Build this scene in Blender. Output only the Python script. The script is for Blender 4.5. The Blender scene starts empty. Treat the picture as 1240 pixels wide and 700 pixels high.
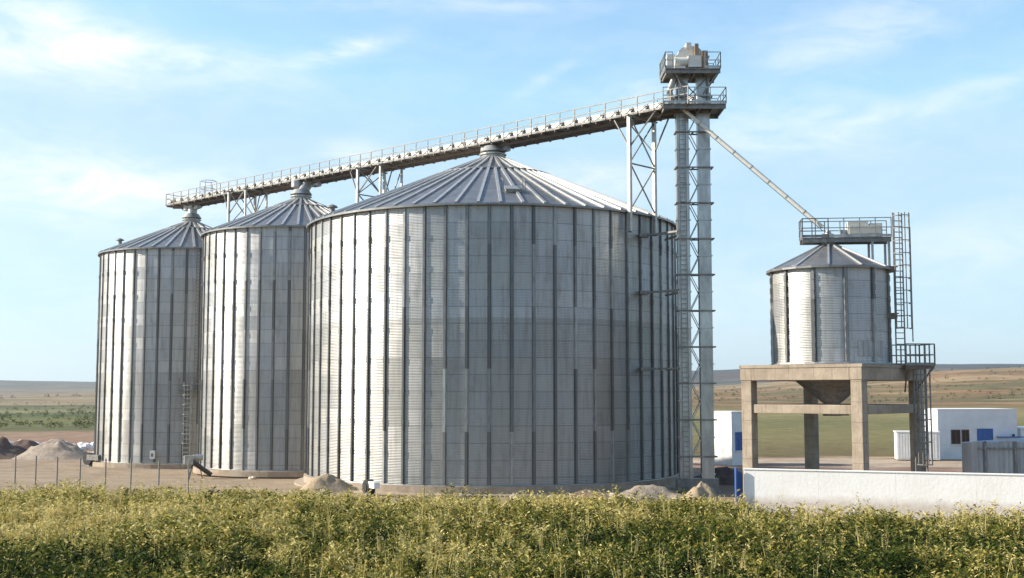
import bpy, math, random
import numpy as np
from mathutils import Vector, Matrix, noise as mnoise
random.seed(7); RNG = np.random.default_rng(11)
R = math.radians
scene = bpy.context.scene
col = scene.collection

# ------------------------------------------------------------------ camera, world, sun, exposure
CAMZ = 6.7
FPX = 1450.0
cam_d = bpy.data.cameras.new('camera'); cam = bpy.data.objects.new('camera', cam_d); col.objects.link(cam)
cam_d.sensor_width = 36.0; cam_d.lens = FPX / 1240.0 * 36.0
cam_d.clip_start = 0.2; cam_d.clip_end = 30000
cam.location = (0, 0, CAMZ); cam.rotation_euler = (R(90) + math.atan(125 / FPX), 0, 0)
scene.camera = cam
scene.render.resolution_x = 1024; scene.render.resolution_y = 578
scene.view_settings.view_transform = 'Standard'; scene.view_settings.look = 'None'
scene.view_settings.gamma = 1; scene.view_settings.use_curve_mapping = False
scene.view_settings.exposure = 0.87

SUN_EL = 27.0; SUN_AZ = 93.0      # azimuth measured to the left from straight behind the camera
SUN_VEC = Vector((-math.cos(R(SUN_EL)) * math.sin(R(SUN_AZ)), -math.cos(R(SUN_EL)) * math.cos(R(SUN_AZ)), math.sin(R(SUN_EL))))
sd = bpy.data.lights.new('sun', 'SUN'); sun = bpy.data.objects.new('sun', sd); col.objects.link(sun)
sd.energy = 4.8; sd.angle = R(0.5); sd.color = (1.0, 0.91, 0.77)
sun.rotation_euler = (-SUN_VEC).to_track_quat('-Z', 'Y').to_euler()
sun.location = (-60, -20, 60)


class NT:
    def __init__(s, tree):
        s.t = tree; tree.nodes.clear()

    def n(s, typ, _o=0, **kw):
        nd = s.t.nodes.new(typ); ins = {}
        for k, v in kw.items():
            if k.startswith('i_'): ins[k[2:]] = v
            else: setattr(nd, k, v)
        for k, v in ins.items():
            key = int(k) if k.isdigit() else k.replace('_', ' ')
            s.set(nd.inputs[key], v)
        return nd

    def set(s, sock, v):
        if isinstance(v, bpy.types.Node): s.t.links.new(v.outputs[0], sock)
        elif isinstance(v, bpy.types.NodeSocket): s.t.links.new(v, sock)
        elif v is not None: sock.default_value = v

    def m(s, op, a, b=None, c=None, clamp=False):
        nd = s.t.nodes.new('ShaderNodeMath'); nd.operation = op; nd.use_clamp = clamp
        for i, v in enumerate((a, b, c)):
            if v is not None: s.set(nd.inputs[i], v)
        return nd.outputs[0]

    def mix(s, f, a, b, blend='MIX'):
        nd = s.t.nodes.new('ShaderNodeMix'); nd.data_type = 'RGBA'; nd.blend_type = blend
        s.set(nd.inputs[0], f); s.set(nd.inputs[6], a if not isinstance(a, tuple) else (*a[:3], 1))
        s.set(nd.inputs[7], b if not isinstance(b, tuple) else (*b[:3], 1))
        return nd.outputs[2]

    def ramp(s, f, stops, interp='LINEAR'):
        nd = s.t.nodes.new('ShaderNodeValToRGB'); s.set(nd.inputs[0], f)
        cr = nd.color_ramp; cr.interpolation = interp
        while len(cr.elements) > 2: cr.elements.remove(cr.elements[-1])
        cr.elements[0].position = stops[0][0]; cr.elements[0].color = (*stops[0][1], 1)
        cr.elements[1].position = stops[1][0]; cr.elements[1].color = (*stops[1][1], 1)
        for p, c in stops[2:]:
            e = cr.elements.new(p); e.color = (*c, 1)
        return nd.outputs[0]

    def noise(s, vec, scale, detail=4, rough=.55, dist=0.0):
        nd = s.n('ShaderNodeTexNoise', i_Scale=scale, i_Detail=detail, i_Roughness=rough, i_Distortion=dist)
        s.set(nd.inputs['Vector'], vec); return nd.outputs[0]

    def mapping(s, vec, scale=(1, 1, 1), rot=(0, 0, 0), loc=(0, 0, 0)):
        nd = s.n('ShaderNodeMapping'); s.set(nd.inputs[0], vec)
        nd.inputs['Scale'].default_value = scale; nd.inputs['Rotation'].default_value = rot
        nd.inputs['Location'].default_value = loc
        return nd.outputs[0]


world = bpy.data.worlds.new('World'); scene.world = world; world.use_nodes = True
w = NT(world.node_tree)
sky = w.n('ShaderNodeTexSky', sky_type='NISHITA', sun_disc=False, sun_elevation=R(SUN_EL),
          sun_rotation=math.atan2(SUN_VEC.x, SUN_VEC.y), altitude=200, air_density=1.0, dust_density=.35, ozone_density=1.0)
gen = w.n('ShaderNodeTexCoord').outputs['Generated']
sep = w.n('ShaderNodeSeparateXYZ', i_0=gen)
az = w.m('ARCTAN2', sep.outputs[0], sep.outputs[1]); el = w.m('ARCSINE', sep.outputs[2])
comb = w.n('ShaderNodeCombineXYZ', i_0=az, i_1=el, i_2=0.0)


def pxang(px, py):
    u = (px - 620) / FPX; v = (350 - py) / FPX; p = math.atan(125 / FPX)
    x = u; y = math.cos(p) - v * math.sin(p); z = math.sin(p) + v * math.cos(p)
    return math.atan2(x, y), math.asin(z / math.sqrt(x * x + y * y + z * z))


def blob(px, py, sx, sy, rot=0, amp=1.0):
    """a patch of thin cloud in a direction of the sky"""
    a0, e0 = pxang(px, py)
    da = w.m('SUBTRACT', az, a0); de = w.m('SUBTRACT', el, e0)
    c, s_ = math.cos(R(rot)), math.sin(R(rot))
    u = w.m('DIVIDE', w.m('ADD', w.m('MULTIPLY', da, c), w.m('MULTIPLY', de, s_)), sx / FPX)
    v = w.m('DIVIDE', w.m('SUBTRACT', w.m('MULTIPLY', de, c), w.m('MULTIPLY', da, s_)), sy / FPX)
    r2 = w.m('ADD', w.m('MULTIPLY', u, u), w.m('MULTIPLY', v, v))
    return w.m('MULTIPLY', w.m('EXPONENT', w.m('MULTIPLY', r2, -1.0)), amp)


tot = None
for b in [(85, 45, 95, 36, -18, .85), (20, 70, 90, 30, 0, .6), (230, 75, 130, 26, -6, .55), (420, 60, 70, 10, 14, .85), (60, 212, 190, 38, -4, .7),
          (180, 235, 160, 34, 4, .5), (430, 182, 40, 12, 0, .5), (720, 222, 60, 22, 0, .9), (960, 155, 130, 34, 0, .6), (1010, 60, 120, 18, 10, .35),
          (1170, 300, 170, 34, 6, .4), (1040, 20, 160, 24, 8, .3), (560, 8, 160, 10, 0, .35), (900, 380, 200, 50, 0, .2), (760, 120, 80, 24, 10, .35),
          (1180, 110, 120, 16, 12, .35), (50, 330, 160, 60, 0, .15), (660, 95, 50, 8, 30, .3)]:
    v = blob(*b); tot = v if tot is None else w.m('ADD', tot, v)
wv = w.mapping(comb, scale=(5, 15, 1), rot=(0, 0, R(8)))
n1 = w.noise(wv, 2.2, 7, .62, 1.2)
n2 = w.noise(w.mapping(comb, scale=(3, 9, 1), rot=(0, 0, R(-10)), loc=(3, 1, 0)), 5.0, 8, .65, .6)
wisps = w.m('MULTIPLY', w.m('SUBTRACT', w.m('ADD', w.m('MULTIPLY', n1, .65), w.m('MULTIPLY', n2, .45)), .32), 3.2, clamp=True)
cl = w.m('MULTIPLY', tot, wisps)
gl = w.m('MULTIPLY', w.m('POWER', wisps, 2.0), .10)
cl = w.m('ADD', cl, gl, clamp=True)
up = w.m('MULTIPLY', w.m('SUBTRACT', el, 0.0), 30.0, clamp=True)
cl = w.m('MULTIPLY', cl, up)
skyt = w.mix(1.0, sky.outputs[0], (.83, .94, 1.0), 'MULTIPLY')
skyt = w.mix(.8, skyt, (2.0, 2.85, 3.5), 'DARKEN')
skyc = w.mix(w.m('MULTIPLY', cl, .80), skyt, (4.3, 4.4, 4.5))
bg = w.n('ShaderNodeBackground', i_Strength=0.15); w.set(bg.inputs[0], skyc)
w.n('ShaderNodeOutputWorld', i_0=bg)


# ------------------------------------------------------------------ materials
def bsdf_mat(name):
    m = bpy.data.materials.new(name); m.use_nodes = True
    t = NT(m.node_tree); out = t.n('ShaderNodeOutputMaterial'); b = t.n('ShaderNodeBsdfPrincipled')
    t.t.links.new(b.outputs[0], out.inputs[0])
    return m, t, b


def pmat(name, c1, c2, scale=3.0, rough=.8, metal=0.0, bump=0.0, stretch=(1, 1, 1), rough2=None, bscale=None, spec=None):
    m, t, b = bsdf_mat(name)
    oc = t.n('ShaderNodeTexCoord').outputs['Object']
    v = t.mapping(oc, scale=stretch)
    f = t.noise(v, scale, 6, .65)
    f2 = t.m('MULTIPLY', t.m('SUBTRACT', f, .32), 2.7, clamp=True)
    t.set(b.inputs['Base Color'], t.mix(f2, c1, c2))
    t.set(b.inputs['Metallic'], metal)
    if rough2 is not None: t.set(b.inputs['Roughness'], t.m('ADD', t.m('MULTIPLY', f2, rough2 - rough), rough))
    else: t.set(b.inputs['Roughness'], rough)
    if spec is not None: b.inputs['Specular IOR Level'].default_value = spec
    if bump:
        bn = t.n('ShaderNodeBump', i_Strength=bump, i_Distance=.05); t.set(bn.inputs['Height'], t.noise(oc, bscale or scale * 4, 5, .6))
        t.set(b.inputs['Normal'], bn)
    return m


def silo_wall_mat(name, npan, rowh, seedz, split):
    """galvanised sheets: rounded horizontal corrugation, sheet-by-sheet weathering, seams, dust"""
    m, t, b = bsdf_mat(name)
    oc = t.n('ShaderNodeTexCoord').outputs['Object']
    s = t.n('ShaderNodeSeparateXYZ', i_0=oc)
    ang = t.m('ARCTAN2', s.outputs[1], s.outputs[0])
    pid = t.m('FLOOR', t.m('MULTIPLY', t.m('ADD', ang, 7.0), npan / (2 * math.pi)))
    zr = t.m('DIVIDE', s.outputs[2], rowh); row = t.m('FLOOR', zr)
    stag = t.m('FLOOR', t.m('MULTIPLY', t.m('ADD', pid, t.m('MODULO', row, 2.0)), .5))
    wn = t.n('ShaderNodeTexWhiteNoise', noise_dimensions='3D')
    t.set(wn.inputs[0], t.n('ShaderNodeCombineXYZ', i_0=stag, i_1=row, i_2=seedz))
    wn2 = t.n('ShaderNodeTexWhiteNoise', noise_dimensions='3D')
    t.set(wn2.inputs[0], t.n('ShaderNodeCombineXYZ', i_0=pid, i_1=t.m('FLOOR', t.m('DIVIDE', zr, 4.0)), i_2=seedz + 3.3))
    base = t.mix(wn.outputs[0], (.40, .41, .42), (.51, .515, .51))
    base = t.mix(t.m('MULTIPLY', wn2.outputs[0], .6), base, (.40, .385, .34))
    streak = t.noise(t.mapping(oc, scale=(1.6, 1.6, .10)), 2.4, 6, .7)
    st = t.m('MULTIPLY', t.m('SUBTRACT', streak, .48), 3.5, clamp=True)
    base = t.mix(t.m('MULTIPLY', st, .62), base, (.15, .135, .115))
    spot = t.noise(t.mapping(oc, scale=(1, 1, .6)), 1.1, 5, .7)
    base = t.mix(t.m('MULTIPLY', t.m('MULTIPLY', t.m('SUBTRACT', spot, .52), 5, clamp=True), .35), base, (.19, .155, .11))
    # lower rings are heavier, duller steel from a second batch
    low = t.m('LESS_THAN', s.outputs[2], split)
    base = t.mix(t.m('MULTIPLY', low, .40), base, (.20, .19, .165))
    fr = t.m('FRACT', zr)
    seam = t.m('MAXIMUM', t.m('LESS_THAN', fr, .045), t.m('GREATER_THAN', fr, .985))
    base = t.mix(t.m('MULTIPLY', seam, .35), base, (.08, .075, .07))
    t.set(b.inputs['Base Color'], base)
    t.set(b.inputs['Metallic'], .55)
    t.set(b.inputs['Roughness'], t.m('ADD', t.m('MULTIPLY', wn.outputs[0], .12), .36))
    g = t.n('ShaderNodeNewGeometry')
    k = t.m('MULTIPLY', t.m('COSINE', t.m('MULTIPLY', s.outputs[2], 2 * math.pi / .104)), .33)
    wob = t.m('MULTIPLY', t.m('SUBTRACT', t.noise(t.mapping(oc, scale=(1, 1, .25)), .9, 2, .5), .5), .16)
    dx = t.m('ADD', t.m('MULTIPLY', t.m('SUBTRACT', wn2.outputs[0], .5), .09), wob)
    off = t.n('ShaderNodeCombineXYZ', i_0=dx, i_1=0.0, i_2=k)
    va = t.n('ShaderNodeVectorMath', operation='ADD'); t.set(va.inputs[0], g.outputs['Normal']); t.set(va.inputs[1], off)
    vn = t.n('ShaderNodeVectorMath', operation='NORMALIZE'); t.set(vn.inputs[0], va)
    t.set(b.inputs['Normal'], vn)
    return m


M = {}
def stiff_mat():
    m, t, b = bsdf_mat('galvanised_stiffener')
    oc = t.n('ShaderNodeTexCoord').outputs['Object']; s = t.n('ShaderNodeSeparateXYZ', i_0=oc)
    rnd = t.n('ShaderNodeObjectInfo').outputs['Random']
    wn = t.n('ShaderNodeTexWhiteNoise', noise_dimensions='2D')
    t.set(wn.inputs[0], t.n('ShaderNodeCombineXYZ', i_0=t.m('MULTIPLY', rnd, 91.7), i_1=t.m('FLOOR', t.m('DIVIDE', s.outputs[2], 4.12)), i_2=0.0))
    c = t.ramp(wn.outputs[0], [(0, (.13, .13, .13)), (.5, (.18, .18, .178)), (.8, (.26, .26, .255)), (1, (.44, .44, .43))])
    nn = t.noise(t.mapping(oc, scale=(2, 2, .7)), 2.0, 5, .7)
    c = t.mix(t.m('MULTIPLY', t.m('SUBTRACT', nn, .45), 2.0, clamp=True), c, (.10, .09, .08))
    t.set(b.inputs['Base Color'], c); b.inputs['Metallic'].default_value = .55; b.inputs['Roughness'].default_value = .5
    return m


M['stiff'] = stiff_mat()
M['roof'] = pmat('galvanised_roof', (.17, .17, .17), (.27, .27, .265), 1.2, .42, .55, .1)
M['rib'] = pmat('galvanised_rib', (.40, .40, .39), (.54, .54, .53), 2.0, .42, .5)
M['galv'] = pmat('galvanised_steel', (.30, .30, .285), (.50, .49, .46), 3.0, .42, .5)
M['shaft'] = pmat('galvanised_shaft', (.30, .30, .29), (.58, .58, .56), 1.4, .34, .75, .15, stretch=(1, 1, .35))
M['galvd'] = pmat('dull_steel', (.15, .145, .135), (.30, .29, .27), 3.0, .6, .35)
M['trough'] = pmat('conveyor_sheet', (.60, .57, .50), (.76, .73, .66), 2.0, .45, .25)
M['rust'] = pmat('rusty_steel', (.13, .10, .08), (.25, .20, .16), 5.0, .8, .2)
M['cream'] = pmat('cream_paint', (.62, .58, .50), (.74, .71, .63), 4.0, .5)
M['motor'] = pmat('motor_paint', (.22, .15, .10), (.32, .22, .15), 4.0, .5)
M['conc'] = pmat('concrete', (.24, .195, .145), (.42, .35, .265), .9, .9, bump=.35, bscale=6)
def conc_mat():
    m, t, b = bsdf_mat('board_marked_concrete'); oc = t.n('ShaderNodeTexCoord').outputs['Object']; s = t.n('ShaderNodeSeparateXYZ', i_0=oc)
    f = t.m('MULTIPLY', t.m('SUBTRACT', t.noise(oc, .9, 6, .7), .32), 2.7, clamp=True)
    c = t.mix(f, (.25, .20, .15), (.42, .35, .265))
    st = t.noise(t.mapping(oc, scale=(3, 3, .25)), 1.6, 5, .7)
    c = t.mix(t.m('MULTIPLY', t.m('SUBTRACT', st, .54), 5.0, clamp=True), c, (.17, .13, .10))
    fr = t.m('FRACT', t.m('DIVIDE', s.outputs[2], 1.22)); c = t.mix(t.m('MULTIPLY', t.m('LESS_THAN', fr, .035), .5), c, (.13, .10, .08))
    pit = t.noise(oc, 9, 4, .7); c = t.mix(t.m('MULTIPLY', t.m('GREATER_THAN', pit, .66), .4), c, (.14, .11, .09))
    t.set(b.inputs['Base Color'], c); b.inputs['Roughness'].default_value = .92
    bn = t.n('ShaderNodeBump', i_Strength=.5, i_Distance=.04); t.set(bn.inputs['Height'], t.noise(oc, 6, 5, .65)); t.set(b.inputs['Normal'], bn)
    return m


M['conc'] = conc_mat()
M['concpad'] = pmat('concrete_pad', (.27, .21, .15), (.42, .34, .26), 1.0, .92, bump=.5, bscale=5)
M['white'] = pmat('white_render', (.70, .69, .66), (.82, .81, .78), .8, .85, bump=.15, stretch=(1, 1, 2.5))
def limewash():
    m, t, b = bsdf_mat('limewashed_render'); oc = t.n('ShaderNodeTexCoord').outputs['Object']; s = t.n('ShaderNodeSeparateXYZ', i_0=oc)
    f = t.m('MULTIPLY', t.m('SUBTRACT', t.noise(oc, .6, 6, .7), .32), 2.7, clamp=True)
    c = t.mix(f, (.82, .80, .74), (.90, .89, .85))
    st = t.noise(t.mapping(oc, scale=(2.6, 2.6, .22)), 1.5, 5, .75)
    c = t.mix(t.m('MULTIPLY', t.m('MULTIPLY', t.m('SUBTRACT', st, .56), 5.0, clamp=True), .22), c, (.55, .49, .40))
    mud = t.m('SUBTRACT', t.m('ADD', .75, t.m('MULTIPLY', t.noise(oc, 1.6, 5, .7), .8)), s.outputs[2])
    c = t.mix(t.m('MULTIPLY', t.m('MULTIPLY', mud, 2.0, clamp=True), .6), c, (.42, .33, .24))
    fr = t.m('FRACT', t.m('DIVIDE', s.outputs[0], 4.0)); c = t.mix(t.m('MULTIPLY', t.m('LESS_THAN', fr, .006), .25), c, (.25, .22, .19))
    t.set(b.inputs['Base Color'], c); b.inputs['Roughness'].default_value = .92
    bn = t.n('ShaderNodeBump', i_Strength=.4, i_Distance=.04); t.set(bn.inputs['Height'], t.noise(oc, 5, 5, .65)); t.set(b.inputs['Normal'], bn)
    return m


M['wallr'] = limewash()
M['bldg'] = pmat('building_render', (.60, .61, .62), (.74, .75, .76), .5, .85, bump=.1)
M['blue'] = pmat('blue_paint', (.02, .08, .28), (.04, .13, .38), 3.0, .45)
M['glass'] = pmat('dark_glass', (.015, .015, .018), (.03, .03, .035), 1.0, .12)
M['brownf'] = pmat('brown_frame', (.10, .05, .035), (.16, .08, .05), 3.0, .5)
M['sheet'] = pmat('weathered_sheet', (.28, .28, .29), (.48, .47, .45), 1.3, .6, .3, stretch=(1, 1, .2))
M['black'] = pmat('black_paint', (.02, .02, .02), (.05, .05, .05), 3.0, .4)
M['rock'] = pmat('pale_rubble', (.44, .36, .27), (.66, .58, .48), 2.0, .9, bump=.6)
M['soil'] = pmat('brown_soil', (.14, .09, .065), (.30, .21, .155), 1.4, .95, bump=.9, bscale=4)
M['gravel'] = pmat('grey_brown_gravel', (.24, .19, .145), (.40, .33, .26), 2.4, .95, bump=.9, bscale=9)
M['tan'] = pmat('tan_earth', (.26, .19, .12), (.40, .31, .21), 1.6, .95, bump=.9, bscale=5)
M['darksoil'] = pmat('dark_soil', (.07, .045, .035), (.15, .10, .08), 1.4, .95, bump=.9, bscale=4)
M['greenheap'] = pmat('green_tarpaulin', (.05, .13, .06), (.13, .24, .12), 2.0, .6, bump=.3)


# ------------------------------------------------------------------ mesh helpers
class MB:
    def __init__(s): s.v = []; s.f = []; s.sm = []

    def add(s, vs, fs, smooth=False):
        o = len(s.v); s.v += [tuple(v) for v in vs]; s.f += [tuple(i + o for i in f) for f in fs]; s.sm += [smooth] * len(fs); return s

    def box(s, x0, x1, y0, y1, z0, z1, mat=None):
        vs = [(x, y, z) for z in (z0, z1) for x, y in ((x0, y0), (x1, y0), (x1, y1), (x0, y1))]
        if mat is not None: vs = [mat @ Vector(v) for v in vs]
        return s.add(vs, [(3, 2, 1, 0), (4, 5, 6, 7), (0, 1, 5, 4), (1, 2, 6, 5), (2, 3, 7, 6), (3, 0, 4, 7)])

    def frame(s, a, b):
        a = Vector(a); b = Vector(b); d = (b - a); L = d.length; d.normalize()
        up = Vector((0, 0, 1)) if abs(d.z) < .95 else Vector((0, 1, 0))
        x = d.cross(up).normalized(); y = x.cross(d).normalized()
        return a, b, d, x, y, L

    def bar(s, a, b, w_, h=None):
        h = h or w_; a, b, d, x, y, L = s.frame(a, b)
        vs = []
        for p in (a, b):
            for i, j in ((-1, -1), (1, -1), (1, 1), (-1, 1)): vs.append(p + x * i * w_ / 2 + y * j * h / 2)
        return s.add(vs, [(3, 2, 1, 0), (4, 5, 6, 7), (0, 1, 5, 4), (1, 2, 6, 5), (2, 3, 7, 6), (3, 0, 4, 7)])

    def tube(s, a, b, r, n=8, r2=None):
        r2 = r if r2 is None else r2
        a, b, d, x, y, L = s.frame(a, b); vs = []
        for p, rr in ((a, r), (b, r2)):
            for k in range(n):
                t = 2 * math.pi * k / n; vs.append(p + x * math.cos(t) * rr + y * math.sin(t) * rr)
        fs = [(k, (k + 1) % n, n + (k + 1) % n, n + k) for k in range(n)]
        s.add(vs, fs, True)
        s.add(vs[:n], [tuple(range(n))[::-1]]); s.add(vs[n:], [tuple(range(n))])
        return s

    def lathe(s, prof, n=48, smooth=True, cx=0, cy=0, closed=False):
        vs = []
        for r, z in prof:
            for k in range(n):
                t = 2 * math.pi * k / n; vs.append((cx + r * math.cos(t), cy + r * math.sin(t), z))
        fs = []; m = len(prof)
        for i in range(m - 1 if not closed else m):
            j = (i + 1) % m
            for k in range(n):
                k2 = (k + 1) % n; fs.append((i * n + k, i * n + k2, j * n + k2, j * n + k))
        return s.add(vs, fs, smooth)

    def ring(s, cx, cy, z, r, t, n=14, a0=0, a1=2 * math.pi):
        pts = [(cx + r * math.cos(a0 + (a1 - a0) * k / n), cy + r * math.sin(a0 + (a1 - a0) * k / n), z) for k in range(n + 1)]
        for p, q in zip(pts[:-1], pts[1:]): s.bar(p, q, t)
        return s

    def build(s, name, mat, parent=None, loc=(0, 0, 0), rz=0.0, bevel=0.0):
        me = bpy.data.meshes.new(name); me.from_pydata(s.v, [], s.f)
        me.polygons.foreach_set('use_smooth', s.sm); me.materials.append(mat); me.update()
        o = bpy.data.objects.new(name, me); col.objects.link(o)
        if parent is not None: o.parent = parent
        o.location = loc; o.rotation_euler = (0, 0, rz)
        if bevel:
            b = o.modifiers.new('bevel', 'BEVEL'); b.width = bevel; b.segments = 2; b.limit_method = 'ANGLE'
        return o


def tag(o, label=None, cat=None, group=None, kind=None):
    if label: o['label'] = label
    if cat: o['category'] = cat
    if group: o['group'] = group
    if kind: o['kind'] = kind
    return o


def thing(name, label, cat, loc=(0, 0, 0), rz=0.0, group=None):
    o = bpy.data.objects.new(name, None); col.objects.link(o); o.location = loc; o.rotation_euler = (0, 0, rz)
    o.empty_display_size = .5
    return tag(o, label, cat, group)


def copy_part(o, parent, rz=None, loc=None):
    c = o.copy(); col.objects.link(c); c.parent = parent
    if rz is not None: c.rotation_euler = (0, 0, rz)
    if loc is not None: c.location = loc
    return c


def sstep(a, b, x):
    t = min(1, max(0, (x - a) / (b - a))); return t * t * (3 - 2 * t)


def rot2(p, a): return (p[0] * math.cos(a) - p[1] * math.sin(a), p[0] * math.sin(a) + p[1] * math.cos(a))


# ------------------------------------------------------------------ terrain
def gh(x, y):
    """ground height, metres; the yard is 0, the camera stands on a bank 5 m high"""
    z = 0.0
    z += 5.0 * (1 - sstep(2, 23, y))
    z += -.45 * sstep(84, 104, y)
    r = math.hypot(x, y)
    if y > 60: z += .06 * mnoise.noise(Vector((x * .15, y * .15, 0))) * sstep(60, 75, y)
    if r > 200:
        z += .8 * mnoise.noise(Vector((x * .006, y * .006, 3))) * sstep(200, 600, r)
    if r > 600:
        a = math.degrees(math.atan2(x, y))
        right = sstep(-2, 9, a) if y > 0 else .5
        u = mnoise.noise(Vector((x * .0016, y * .0016, 5)))
        u2 = mnoise.noise(Vector((x * .005, y * .005, 9)))
        z += (sstep(620, 1750, r) * (11 + 26 * sstep(7, 24, a)) * right) + u2 * 3.4 * sstep(700, 1400, r) + u * 5 * sstep(900, 2000, r)
        z -= 20 * right * sstep(1750, 2300, r)
        left = 1 - right
        z += left * (4 * sstep(900, 2500, r) + 7 * u * sstep(1000, 2500, r))
        v = mnoise.noise(Vector((a * .11, 2.2, 1))) + .4 * mnoise.noise(Vector((a * .4, 5.2, 1)))
        ridge = (42 + 66 * right - 12 * sstep(18, 24, a)) + 17 * v
        z += ridge * sstep(2400, 5000, r) * (1 - .5 * sstep(5200, 8500, r))
    return z


def polar(name, rs, angs, mat, wrap):
    vs = []; n = len(angs)
    for r in rs:
        for a in angs:
            x = r * math.sin(a); y = r * math.cos(a); vs.append((x, y, gh(x, y)))
    fs = []
    for i in range(len(rs) - 1):
        for k in range(n if wrap else n - 1):
            k2 = (k + 1) % n; fs.append((i * n + k, (i + 1) * n + k, (i + 1) * n + k2, i * n + k2))
    b = MB(); b.add(vs, [f[::-1] for f in fs], True)
    return b.build(name, mat)


def ground_mat():
    m, t, b = bsdf_mat('terrain')
    pos = t.n('ShaderNodeNewGeometry').outputs['Position']
    s = t.n('ShaderNodeSeparateXYZ', i_0=pos); X, Y = s.outputs[0], s.outputs[1]
    r = t.m('SQRT', t.m('ADD', t.m('MULTIPLY', X, X), t.m('MULTIPLY', Y, Y)))
    logv = t.m('LOGARITHM', r, 10.0)
    ax = t.m('ARCTAN2', X, Y)
    pc = t.n('ShaderNodeCombineXYZ', i_0=ax, i_1=logv, i_2=0.0)
    nz = t.noise(t.mapping(pc, scale=(6, 34, 1)), 2.0, 5, .6)
    L = t.m('ADD', t.m('DIVIDE', t.m('SUBTRACT', logv, 1.0), 3.0), t.m('MULTIPLY', t.m('SUBTRACT', nz, .5), .035))
    def q(d): return (math.log10(d) - 1) / 3
    rightr = t.ramp(L, [(0, (.08, .085, .035)), (q(52), (.09, .09, .04)), (q(56), (.30, .22, .16)), (q(112), (.26, .18, .13)), (q(121), (.24, .16, .12)),
                        (q(126), (.46, .38, .29)), (q(134), (.40, .30, .22)), (q(140), (.14, .11, .055)), (q(200), (.19, .165, .075)), (q(300), (.155, .145, .065)), (q(420), (.24, .20, .095)),
                        (q(640), (.17, .13, .06)), (q(720), (.22, .13, .07)), (q(820), (.115, .10, .045)), (q(930), (.26, .145, .08)), (q(1080), (.13, .11, .05)),
                        (q(1220), (.27, .17, .09)), (q(1450), (.23, .15, .09)), (q(1620), (.42, .33, .21)), (q(1760), (.30, .24, .15)), (q(2100), (.05, .06, .05)),
                        (q(3000), (.022, .03, .035)), (q(6000), (.022, .03, .038))])
    leftr = t.ramp(L, [(0, (.08, .085, .035)), (q(56), (.10, .09, .05)), (q(62), (.44, .36, .27)), (q(75), (.34, .27, .195)), (q(125), (.32, .25, .18)),
                       (q(160), (.26, .165, .12)), (q(225), (.28, .19, .13)), (q(250), (.10, .105, .045)), (q(330), (.15, .15, .06)), (q(400), (.07, .085, .035)),
                       (q(480), (.22, .21, .11)), (q(560), (.12, .125, .06)), (q(700), (.06, .07, .04)), (q(760), (.30, .27, .19)), (q(1300), (.20, .18, .12)),
                       (q(1600), (.30, .26, .18)), (q(2600), (.15, .15, .12)), (q(6000), (.05, .065, .075))])
    mr = t.m('MULTIPLY', t.m('ADD', ax, .05), 12.0, clamp=True)
    c = t.mix(mr, leftr, rightr)
    ob = pos
    d1 = t.noise(ob, .35, 6, .7); d2 = t.noise(ob, 3.0, 5, .7)
    dd = t.m('ADD', t.m('MULTIPLY', d1, .6), t.m('MULTIPLY', d2, .4))
    k = t.m('ADD', t.m('MULTIPLY', t.m('SUBTRACT', dd, .5), 2.2), 1.0)
    kc = t.n('ShaderNodeCombineXYZ', i_0=k, i_1=k, i_2=k)
    c = t.mix(1.0, c, kc.outputs[0], 'MULTIPLY')
    # wheel ruts and trodden patches in the yard
    ru = t.n('ShaderNodeTexWave', wave_type='BANDS', bands_direction='Y', i_Scale=.16, i_Distortion=5.0, i_Detail=3.0, i_Detail_Scale=.35)
    t.set(ru.inputs[0], t.mapping(ob, scale=(.35, 1, 1), rot=(0, 0, R(12))))
    rk = t.m('MULTIPLY', t.m('MULTIPLY', t.m('GREATER_THAN', ru.outputs[1], .82), t.m('LESS_THAN', r, 135.0)), .35)
    c = t.mix(rk, c, (.16, .11, .08))
    pt = t.m('MULTIPLY', t.m('MULTIPLY', t.m('SUBTRACT', t.noise(ob, .18, 5, .7), .54), 6.0, clamp=True), t.m('MULTIPLY', t.m('LESS_THAN', r, 140.0), .5))
    c = t.mix(pt, c, (.46, .38, .29))
    vo = t.n('ShaderNodeTexVoronoi', feature='F1', i_Scale=1.0, i_Randomness=.9)
    t.set(vo.inputs['Vector'], t.mapping(pc, scale=(16, 55, 1), rot=(0, 0, R(6))))
    vs_ = t.n('ShaderNodeSeparateColor'); t.set(vs_.inputs[0], vo.outputs['Color'])
    parcels = t.ramp(vs_.outputs[0], [(0, (.11, .10, .045)), (.25, (.28, .17, .09)), (.55, (.14, .13, .06)), (.75, (.36, .27, .16)), (.9, (.22, .12, .07))], 'CONSTANT')
    c = t.mix(t.m('MULTIPLY', t.m('MULTIPLY', t.m('SUBTRACT', logv, 2.72), 5.0, clamp=True), t.m('SUBTRACT', .55, t.m('MULTIPLY', t.m('SUBTRACT', logv, 3.3), 1.2, clamp=True), clamp=True)), c, parcels)
    big = t.m('ADD', t.m('MULTIPLY', t.noise(t.mapping(pc, scale=(10, 60, 1)), 3.0, 4, .6), .5), t.m('MULTIPLY', t.noise(t.mapping(pc, scale=(45, 150, 1)), 3.0, 5, .75), .5))
    farf = t.m('MULTIPLY', t.m('SUBTRACT', logv, 2.1), 3.0, clamp=True)
    k2 = t.m('ADD', 1.0, t.m('MULTIPLY', farf, t.m('MULTIPLY', t.m('SUBTRACT', big, .5), 3.6)))
    k2c = t.n('ShaderNodeCombineXYZ', i_0=k2, i_1=k2, i_2=k2)
    c = t.mix(1.0, c, k2c.outputs[0], 'MULTIPLY')
    t.set(b.inputs['Base Color'], c); b.inputs['Roughness'].default_value = .95; b.inputs['Specular IOR Level'].default_value = .15
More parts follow.
